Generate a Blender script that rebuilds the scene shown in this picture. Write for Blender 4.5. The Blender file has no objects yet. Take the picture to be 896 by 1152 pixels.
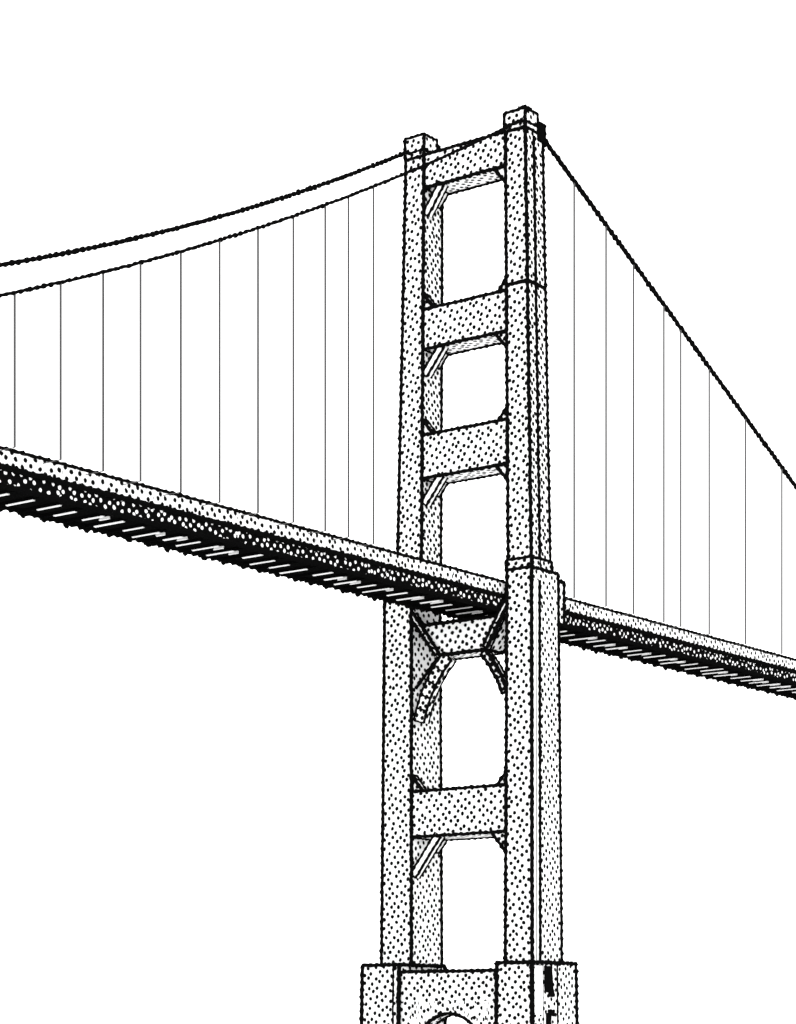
import bpy, math, random
from mathutils import Vector
random.seed(7)
sc=bpy.context.scene
sc.view_settings.view_transform='Standard'
sc.view_settings.look='None'
sc.view_settings.exposure=0
LW=1.55

# ---------------------------------------------------------------- materials
def diffuse_mat(name,col,rough=1.0):
    m=bpy.data.materials.new(name); m.use_nodes=True
    nt=m.node_tree; nt.nodes.clear()
    o=nt.nodes.new('ShaderNodeOutputMaterial'); d=nt.nodes.new('ShaderNodeBsdfDiffuse')
    d.inputs['Color'].default_value=(*col,1); d.inputs['Roughness'].default_value=rough
    nt.links.new(d.outputs[0],o.inputs[0]); return m
def stipple_mat(name,base,dot,scale,rad,rand=0.5,wob=0.3):
    m=diffuse_mat(name,base); nt=m.node_tree
    d=[n for n in nt.nodes if n.type=='BSDF_DIFFUSE'][0]
    uv=nt.nodes.new('ShaderNodeUVMap'); uv.uv_map='UVMap'
    ns=nt.nodes.new('ShaderNodeTexNoise'); ns.inputs['Scale'].default_value=1.3; ns.inputs['Detail'].default_value=1
    sub=nt.nodes.new('ShaderNodeVectorMath'); sub.operation='SUBTRACT'; sub.inputs[1].default_value=(.5,.5,.5)
    scl=nt.nodes.new('ShaderNodeVectorMath'); scl.operation='SCALE'; scl.inputs['Scale'].default_value=wob
    add=nt.nodes.new('ShaderNodeVectorMath'); add.operation='ADD'
    nt.links.new(uv.outputs[0],ns.inputs['Vector']); nt.links.new(ns.outputs['Color'],sub.inputs[0])
    nt.links.new(sub.outputs[0],scl.inputs[0]); nt.links.new(uv.outputs[0],add.inputs[0]); nt.links.new(scl.outputs[0],add.inputs[1])
    mp=nt.nodes.new('ShaderNodeMapping'); mp.inputs['Rotation'].default_value=(0,0,math.radians(38))
    nt.links.new(add.outputs[0],mp.inputs['Vector'])
    v=nt.nodes.new('ShaderNodeTexVoronoi'); v.voronoi_dimensions='2D'; v.feature='F1'
    v.inputs['Scale'].default_value=scale; v.inputs['Randomness'].default_value=rand
    nt.links.new(mp.outputs[0],v.inputs['Vector'])
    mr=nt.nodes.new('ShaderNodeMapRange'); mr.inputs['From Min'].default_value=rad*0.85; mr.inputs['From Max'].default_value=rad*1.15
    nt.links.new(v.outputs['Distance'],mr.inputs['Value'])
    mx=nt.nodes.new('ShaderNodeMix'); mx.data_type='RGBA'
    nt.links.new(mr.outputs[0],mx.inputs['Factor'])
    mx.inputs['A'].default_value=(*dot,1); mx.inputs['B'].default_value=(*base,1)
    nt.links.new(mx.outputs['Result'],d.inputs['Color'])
    return m
W=(0.87,0.87,0.87); K=(0.003,0.003,0.003)
M_st=stipple_mat('stippled_steel',W,K,0.73,0.29,0.42)
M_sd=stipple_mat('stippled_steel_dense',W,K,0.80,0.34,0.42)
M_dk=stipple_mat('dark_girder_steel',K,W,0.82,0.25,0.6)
M_wh=diffuse_mat('white_paint',W)
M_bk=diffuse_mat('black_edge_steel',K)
M_gr=diffuse_mat('grey_wire_rope',(0.09,0.09,0.09))

root=bpy.data.objects.new('suspension_bridge',None); sc.collection.objects.link(root)

class Part:
    def __init__(s,name): s.n=name; s.v=[]; s.f=[]; s.m=[]; s.mats=[]
    def mi(s,m):
        if m not in s.mats: s.mats.append(m)
        return s.mats.index(m)
    def face_mesh(s,vs,fs,m):
        o=len(s.v); s.v+= [tuple(p) for p in vs]; k=s.mi(m)
        for f in fs: s.f.append([i+o for i in f]); s.m.append(k)
    def tube(s,p,q,r,bead=1.45,step=0.48,m=None,amp=0.5,wob=0.06):
        m=m or M_bk; p=Vector(p); q=Vector(q); L=(q-p).length
        if L<1e-3: return
        d=(q-p)/L; up=Vector((0,0,1)) if abs(d.z)<.9 else Vector((1,0,0))
        x=d.cross(up).normalized(); y=d.cross(x).normalized()
        n=max(1,int(L/step)); vs=[]; fs=[]; N=6; ph=random.random()
        for i in range(n+1):
            t=i/n; fr=((t*L/bead+ph)%1.0)
            rr=r*(0.88+amp*max(0,math.cos(fr*2*math.pi))*random.uniform(.5,1.25)) if amp else r
            c=p+d*(t*L)+(x*random.uniform(-wob,wob)+y*random.uniform(-wob,wob) if amp else Vector((0,0,0)))
            for k in range(N):
                a=2*math.pi*k/N; vs.append(c+x*(math.cos(a)*rr)+y*(math.sin(a)*rr))
        for i in range(n):
            for k in range(N):
                k2=(k+1)%N; fs.append([i*N+k,i*N+k2,(i+1)*N+k2,(i+1)*N+k])
        fs.append(list(range(N))[::-1]); fs.append([n*N+k for k in range(N)])
        s.face_mesh(vs,fs,m)
    def frustum(s,A,z0,B,z1,m=None,r=0.27,side=None,lines=True,amp=.5):
        m=m or M_st; r=r*LW
        def rect(R,z): a0,a1,b0,b1=R; return [(a0,b0,z),(a1,b0,z),(a1,b1,z),(a0,b1,z)]
        vs=rect(A,z0)+rect(B,z1)
        s.face_mesh(vs,[[3,2,1,0],[4,5,6,7]],m)
        s.face_mesh(vs,[[0,1,5,4]],side or m)
        s.face_mesh(vs,[[1,2,6,5],[2,3,7,6],[3,0,4,7]],m)
        if lines:
            for i in range(4):
                s.tube(vs[i],vs[i+4],r,amp=amp)
                s.tube(vs[i],vs[(i+1)%4],r*.85,amp=amp); s.tube(vs[4+i],vs[4+(i+1)%4],r*.85,amp=amp)
    def prism(s,poly,a0,a1,m=None,r=0.24):
        m=m or M_st; n=len(poly); r=r*LW*.9
        area=sum(poly[i][0]*poly[(i+1)%n][1]-poly[(i+1)%n][0]*poly[i][1] for i in range(n))
        if area<0: poly=poly[::-1]
        vs=[(a0,b,z) for b,z in poly]+[(a1,b,z) for b,z in poly]
        s.face_mesh(vs,[list(range(n))[::-1],[n+i for i in range(n)]],m)
        s.face_mesh(vs,[[i,(i+1)%n,n+(i+1)%n,n+i] for i in range(n)],m)
        if r:
            for i in range(n):
                j=(i+1)%n
                s.tube(vs[i],vs[j],r); s.tube(vs[n+i],vs[n+j],r*.8)
                p=Vector(poly[i-1]);c=Vector(poly[i]);q=Vector(poly[j])
                if (c-p).length>1e-6 and (q-c).length>1e-6 and (c-p).angle(q-c)>0.5: s.tube(vs[i],vs[n+i],r*.8)
    def build(s):
        me=bpy.data.meshes.new(s.n); me.from_pydata(s.v,[],s.f)
        for m in s.mats: me.materials.append(m)
        uv=me.uv_layers.new(name='UVMap')
        for p,k in zip(me.polygons,s.m):
            p.material_index=k; n=p.normal
            ox,oy=(random.random()*3,random.random()*3) if s.mats[k]!=M_bk else (0,0)
            if abs(n.z)>.7: fn=lambda c:(c.x,c.y)
            else:
                t=Vector((-n.y,n.x,0)).normalized(); fn=lambda c,t=t:(c.dot(t),c.z)
            for li in p.loop_indices:
                c=me.vertices[me.loops[li].vertex_index].co; a=fn(c); uv.data[li].uv=(a[0]+ox,a[1]+oy)
        me.update()
        ob=bpy.data.objects.new(s.n,me); sc.collection.objects.link(ob); ob.parent=root
        return ob

FAR=27.4
near={'top':(-2.9,2.9,-.75,3.8),'ub':(-3.2,3.2,-2.4,2.95),'lt':(-4.5,4.5,-3.3,2.3),'lb':(-5,5,-3.8,2.4),'ped':(-7.5,7.5,-5.4,2.6),'ped0':(-7.8,7.8,-5.8,2.7)}
far ={'top':(-3,3,FAR-4.2,FAR+.2),'ub':(-3.2,3.2,FAR-3.7,FAR+2.3),'lt':(-4.7,4.7,FAR-2.4,FAR+4.2),'lb':(-5,5,FAR-2.6,FAR+4.8),'ped':(-7.5,7.5,FAR-1.5,FAR+7.6),'ped0':(-7.8,7.8,FAR-1.4,FAR+8)}
ZT,ZS,ZP,ZW=171.4,86.0,11.2,-20.0
def lerp(A,B,t): return tuple(x+(y-x)*t for x,y in zip(A,B))
def plan(L,z):
    if z>=ZS: return lerp(L['ub'],L['top'],(z-ZS)/(ZT-ZS))
    return lerp(L['lb'],L['lt'],(z-ZP)/(ZS-ZP))
def grow(R,g): return (R[0]-g,R[1]+g,R[2]-g,R[3]+g)

def leg(name,L,isnear):
    P=Part(name)
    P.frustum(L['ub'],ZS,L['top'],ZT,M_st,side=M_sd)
    P.frustum(L['lb'],ZP,L['lt'],ZS,M_st)
    P.frustum(L['ped0'],ZW,L['ped'],ZP,M_st,r=.32)
    T=L['top']; c=(T[0]-.15,1.1,T[2]-.12,T[3]+.15)
    zc=173.8 if isnear else 174.4
    P.frustum(c,ZT-1.2,c,zc,M_st,r=.24)
    if isnear:
        P.frustum(grow(plan(L,87),.3),86.2,grow(plan(L,88),.25),88.2,M_sd,r=.24)
        P.frustum(grow(plan(L,141),.12),140.6,grow(plan(L,141.5),.12),141.1,M_bk,r=.10)
    for side in (2,3):
        sg=-1 if side==2 else 1
        outer = (side==2) if isnear else (side==3)
        for lo,hi,zz0,zz1,off,mat in (('ub','top',ZS,ZT,2.7,M_sd),('lb','lt',ZP,ZS,2.5,M_wh)):
            A,B=L[lo],L[hi]
            if not outer: continue
            pa=[(A[0]+.15,A[side]+sg*.05),(A[0]+off,A[side]+sg*.05)]
            pb=[(B[0]+.15,B[side]+sg*.05),(B[0]+off,B[side]+sg*.05)]
            v=[(pa[0][0],pa[0][1],zz0),(pa[1][0],pa[1][1],zz0),(pb[1][0],pb[1][1],zz1-2.2),(pb[0][0],pb[0][1],zz1-2.2)]
            v2=[(x,y-sg*.3,z) for x,y,z in v]
            f=[[0,1,2,3],[1,5,6,2],[0,3,7,4],[3,2,6,7],[0,4,5,1]]
            if sg>0: f=[q[::-1] for q in f]
            P.face_mesh(v+v2,f,mat)
            P.tube(v[1],v[2],.42,amp=.6)
            if lo=='lb': P.tube((A[0]+off-1.1,A[side]+sg*.06,zz0),(B[0]+off-1.1,B[side]+sg*.06,zz1-2.2),.1,amp=0)
    return P
Pn=leg('tower_leg_near',near,True); Pf=leg('tower_leg_far',far,False)
Pn.frustum((-1.6,.9,-.2,2.2),173.8,(-1.2,.5,.4,1.6),175.0,M_bk,r=.2)
Pn.frustum((3.0,3.8,-1.0,.6),168.6,(3.0,3.5,-.9,.5),170.8,M_bk,r=.22)
Pn.frustum((1.3,3.2,-1.2,-.8),169.0,(1.3,3.2,-1.2,-.8),172.2,M_bk,r=.18)
Pf.frustum((1.3,3.6,FAR-3.9,FAR-.6),171.4,(1.6,3.0,FAR-3.4,FAR-1.2),174.0,M_sd,r=.22)
Pf.frustum((-1.4,.4,FAR-3,FAR-1),174.4,(-1,.2,FAR-2.7,FAR-1.5),175.1,M_bk,r=.18)
Pn.frustum((4.6,7.0,-3.0,1.5),76.5,(4.6,7.0,-3.0,1.5),84.8,M_st,r=.3)
y=near['ped'][2]
Pn.frustum((-3.4,-.6,y-.25,y+.6),5.8,(-3.4,-1.2,y-.2,y+.6),ZP-.8,M_bk,r=.12)
Pn.frustum((-2.2,-.4,y-.3,y+.6),4.9,(-2.0,-.6,y-.25,y+.6),5.9,M_bk,r=.12)
Pn.frustum((-3.0,-1.8,y-.5,y+.6),-3.0,(-3.0,-1.8,y-.4,y+.6),1.6,M_bk,r=.12)
Pn.frustum((-2.2,-.4,y-.3,y+.6),1.2,(-2.2,-.4,y-.3,y+.6),2.2,M_bk,r=.12)
Pn.frustum((-6.9,-3.9,y-.3,y+.5),ZW,(-6.9,-3.9,y-.05,y+.5),ZP-.5,M_wh,r=.07,amp=0)
Pn.tube((1.0,y-.1,ZW),(1.0,y,ZP),.3)
Pf.tube((-7.75,FAR+.0,ZW),(-7.52,FAR-.1,ZP),.25)
Pn.build(); Pf.build()

# ---------------------------------------------------------------- portal struts
S=Part('tower_struts')
def band(pts,w,aa,ab,m,r=.24,rungs=True):
    L=[];R=[]; r=r*LW*.75
    for i,p in enumerate(pts):
        p=Vector(p); q=Vector(pts[min(i+1,len(pts)-1)]); o=Vector(pts[max(i-1,0)])
        d=(q-o).normalized(); n=Vector((-d.y,d.x))*w/2
        L.append(tuple(p+n)); R.append(tuple(p-n))
    for i in range(len(pts)-1):
        S.prism([L[i],L[i+1],R[i+1],R[i]],aa,ab,m,r=0)
    for X in (L,R):
        for i in range(len(X)-1): 
            S.tube((aa,*X[i]),(aa,*X[i+1]),r); S.tube((ab,*X[i]),(ab,*X[i+1]),r*.8)
    if rungs:
        for i in range(len(pts)): S.tube((aa,*L[i]),(aa,*R[i]),r*.7)
def strut(zt,zb,above=True,hb=(4.6,5.0),hs=(3.0,3.4)):
    a0=plan(near,(zt+zb)/2)[0]
    bn=plan(near,(zt+zb)/2)[3]-.1; bf=plan(far,(zt+zb)/2)[2]+.1
    S.frustum((a0+.12,-a0-.3,bn,bf),zb,(a0+.12,-a0-.3,bn,bf),zt,M_st,r=.28)
    # straight diagonal knee brace on the far side, solid gusset on the near side
    band([(bf-hb[0],zb+.2),(bf-.3,zb-hb[1])],1.5,a0+.25,a0+1.5,M_wh,r=.24)
    S.prism([(bn,zb),(bn+hs[0],zb),(bn,zb-hs[1])],a0+.3,a0+1.9,M_sd,r=.28)
    S.prism([(bf,zb),(bf-2.2,zb),(bf,zb-2.6)],-a0-2,-a0-.5,M_wh,r=.26)
    if above:
        S.prism([(bf,zt),(bf-2.5,zt),(bf,zt+3.2)],a0+.3,a0+1.8,M_sd,r=.28)
        S.prism([(bn,zt),(bn+2.4,zt),(bn,zt+2.8)],a0+.3,a0+1.8,M_sd,r=.28)
strut(170.4,163.9,False,hb=(4.2,5.2))
strut(140.0,132.2); strut(115.3,106.8); strut(45.2,36.3,hb=(6.4,7.6),hs=(3.6,4.4))
bn=plan(near,75)[3]-.05; bf=plan(far,75)[2]+.05; a0=-4.5
S.prism([(bf-1.0,77.6),(bn+1.0,77.6),(bn+4.9,71.4),(bf-6.8,71.4)],a0,a0+5.5,M_st,r=.3)
band([(bf-8.8,71.0),(bf-6.6,68.8),(bf-4.8,66.2),(bf-3.4,63.6),(bf-2.5,61.2),(bf-1.8,58.8)],2.5,a0-.1,a0+1.4,M_sd)
band([(bn+5.6,71.0),(bn+3.6,68.6),(bn+1.8,65.8),(bn+.6,62.8)],1.2,a0-.1,a0+1.4,M_sd,r=.34)
band([(bf,80.0),(bf-3.2,75.8),(bf-6.4,71.6)],1.0,a0-.35,a0+.8,M_wh,r=.32)
band([(bn,80.0),(bn+2.4,76.2),(bn+5.0,71.8)],1.0,a0-.35,a0+.8,M_wh,r=.32)
S.tube((a0+1,bf-6.0,71.6),(a0+1,bf-.2,65.6),.35)
bn=near['ped'][3]-.1; bf=far['ped'][2]+.1
cx=(bn+bf)/2; hw=(bf-bn)/2-2.6
arch=[(bn+2.6,ZW)]
for i in range(0,25):
    t=math.pi*(1-i/24); arch.append((cx+hw*math.cos(t),-9+10.6*math.sin(t)))
arch.append((bf-2.6,ZW))
a=-6.9; aw=3
up=[]
for (x0,z0),(x1,z1) in zip(arch[:-1],arch[1:]):
    if abs(x1-x0)<1e-5: continue
    S.prism([(x0,z0),(x1,z1),(x1,4.0),(x0,4.0)],a,a+aw,M_st,r=0)
S.prism([(bn,4.0),(bf,4.0),(bf,9.8),(bn,9.8)],a,a+aw,M_st,r=0)
S.prism([(bn,ZW),(bn+2.6,ZW),(bn+2.6,4.0),(bn,4.0)],a,a+aw,M_st,r=0)
S.prism([(bf,ZW),(bf-2.6,ZW),(bf-2.6,4.0),(bf,4.0)],a,a+aw,M_st,r=0)
for aa in (a,a+aw):
    for p,q in zip(arch[:-1],arch[1:]): S.tube((aa,*p),(aa,*q),.38)
    S.tube((aa,bn,9.8),(aa,bf,9.8),.4)
S.build()

# ---------------------------------------------------------------- deck
D=Part('road_deck')
A0,A1=-300,620; b0,b1=3.75,22.2; zt,zb,zg=84.1,81.3,78.7
seg=46
for i in range(seg):
    x0=A0+(A1-A0)*i/seg; x1=A0+(A1-A0)*(i+1)/seg
    D.face_mesh([(x0,b0,zb),(x1,b0,zb),(x1,b0,zt),(x0,b0,zt)],[[0,1,2,3]],M_st)
    D.face_mesh([(x0,b1,zb),(x1,b1,zb),(x1,b1,zt),(x0,b1,zt)],[[3,2,1,0]],M_st)
    D.face_mesh([(x0,b0,zt),(x1,b0,zt),(x1,b1,zt),(x0,b1,zt)],[[0,1,2,3]],M_wh)
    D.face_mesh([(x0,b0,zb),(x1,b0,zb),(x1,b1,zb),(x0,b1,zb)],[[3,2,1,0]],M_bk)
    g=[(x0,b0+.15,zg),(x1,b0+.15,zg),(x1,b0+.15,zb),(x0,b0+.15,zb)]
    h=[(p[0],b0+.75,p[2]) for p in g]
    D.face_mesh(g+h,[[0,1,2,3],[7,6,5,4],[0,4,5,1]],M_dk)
for (b,z,r) in ((b0,zt,.3),(b0,zb,.48),(b0+.3,zg,.45),(b1,zt,.22),(b1,zb-.1,.6)):
    D.tube((A0,b,z),(A1,b,z),r,bead=1.7,amp=.6)
D.build()
F=Part('floor_beams')
x=A0+1
while x<A1-4:
    l=random.uniform(4.2,6.6); s0=random.uniform(12.8,14.8); w=random.uniform(.42,.66)
    # tapered bright lower flanges
    F.frustum((x+.1,x+w-.1,s0,s0+l),zb-.7,(x,x+w,s0,s0+l),zb-.55,M_wh,lines=False)
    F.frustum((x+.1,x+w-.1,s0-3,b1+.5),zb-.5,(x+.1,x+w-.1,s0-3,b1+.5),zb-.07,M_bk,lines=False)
    if random.random()<.45:
        F.frustum((x+2.4,x+2.7,s0+1,s0+random.uniform(2.5,4)),zb-.5,(x+2.4,x+2.7,s0+1,s0+3),zb-.07,M_wh,lines=False)
    F.tube((x+1.5,b1,zb-.2),(x+1.5,b1+.9,zb-.6),.5)
    x+=random.uniform(4.2,5.4)
F.build()

# ---------------------------------------------------------------- cables and hangers
def zl(a): return 173.5+.6055*a+.000734*a*a
def zf(a): return 173.5+.557*a+.00077*a*a
def zr(a): return 172.4-.462*a
def cable(name,fn,a_from,a_to,b,r,amp):
    C=Part(name); n=int(abs(a_to-a_from)/6)
    for i in range(n):
        p=a_from+(a_to-a_from)*i/n; q=a_from+(a_to-a_from)*(i+1)/n
        C.tube((p,b,fn(p)),(q,b,fn(q)),r,amp=amp,bead=1.5)
    return C.build()
cable('main_cable_near_left',zl,-2.5,-270,0,.29,.6)
cable('main_cable_far_left',zf,-2.5,-270,FAR,.40,.6)
cable('main_cable_near_right',zr,2.5,190,0,.50,.5)
H=Part('hanger_ropes')
la=[-48.7,-55.7,-62,-70.4,-79.4,-88.8,-97.9,-107,-115.1,-124,-133.2]+[-142.5-9.2*i for i in range(13)]
ra=[15.3,27,37.5,49.5,56.4,68.4,84.4,101.3]+[116+14*i for i in range(5)]
for fn,L in ((zl,la),(zr,ra)):
    for a in L:
        r=.19 if fn is zl else .21
        H.tube((a,0,83.4),(a,0,fn(a)),r,m=M_gr,amp=0,step=20)
        H.tube((a,-.1,83.4),(a,b0+.1,83.4),.07,m=M_gr,amp=0,step=20)
H.build()

# ---------------------------------------------------------------- water
me=bpy.data.meshes.new('water'); R=30000
me.from_pydata([(-R,-R,ZW),(R,-R,ZW),(R,R,ZW),(-R,R,ZW)],[],[[0,1,2,3]])
w=bpy.data.objects.new('water',me); sc.collection.objects.link(w); me.materials.append(diffuse_mat('pale_water',(.88,.88,.88)))

# ---------------------------------------------------------------- light
wd=bpy.data.worlds.new('World'); sc.world=wd; wd.use_nodes=True; nt=wd.node_tree; nt.nodes.clear()
out=nt.nodes.new('ShaderNodeOutputWorld'); ad=nt.nodes.new('ShaderNodeAddShader')
b1n=nt.nodes.new('ShaderNodeBackground'); b1n.inputs['Color'].default_value=(1,1,1,1); b1n.inputs['Strength'].default_value=1.9
b2=nt.nodes.new('ShaderNodeBackground'); b2.inputs['Strength'].default_value=0.05
sky=nt.nodes.new('ShaderNodeTexSky'); sky.sky_type='NISHITA'; sky.sun_disc=False
bw=nt.nodes.new('ShaderNodeRGBToBW')
nt.links.new(sky.outputs[0],bw.inputs[0]); nt.links.new(bw.outputs[0],b2.inputs['Color'])
nt.links.new(b1n.outputs[0],ad.inputs[0]); nt.links.new(b2.outputs[0],ad.inputs[1]); nt.links.new(ad.outputs[0],out.inputs[0])
sd=Vector((-.75,-.62,.30)).normalized()
sky.sun_elevation=math.asin(sd.z); sky.sun_rotation=math.atan2(sd.x,sd.y)
l=bpy.data.lights.new('sun','SUN'); l.energy=0.5; l.angle=math.radians(25); l.color=(1,.995,.99)
lo=bpy.data.objects.new('sun',l); sc.collection.objects.link(lo); lo.rotation_euler=(-sd).to_track_quat('-Z','Y').to_euler()

# ---------------------------------------------------------------- camera
cd=bpy.data.cameras.new('camera'); cam=bpy.data.objects.new('camera',cd); sc.collection.objects.link(cam); sc.camera=cam
cd.sensor_fit='HORIZONTAL'; cd.sensor_width=36; cd.lens=36*2577/896; cd.shift_y=574/896
cd.clip_start=1; cd.clip_end=60000
cam.location=(-363.2,-246.2,0); cam.rotation_euler=(math.radians(90),0,math.atan2(-.794,.608))
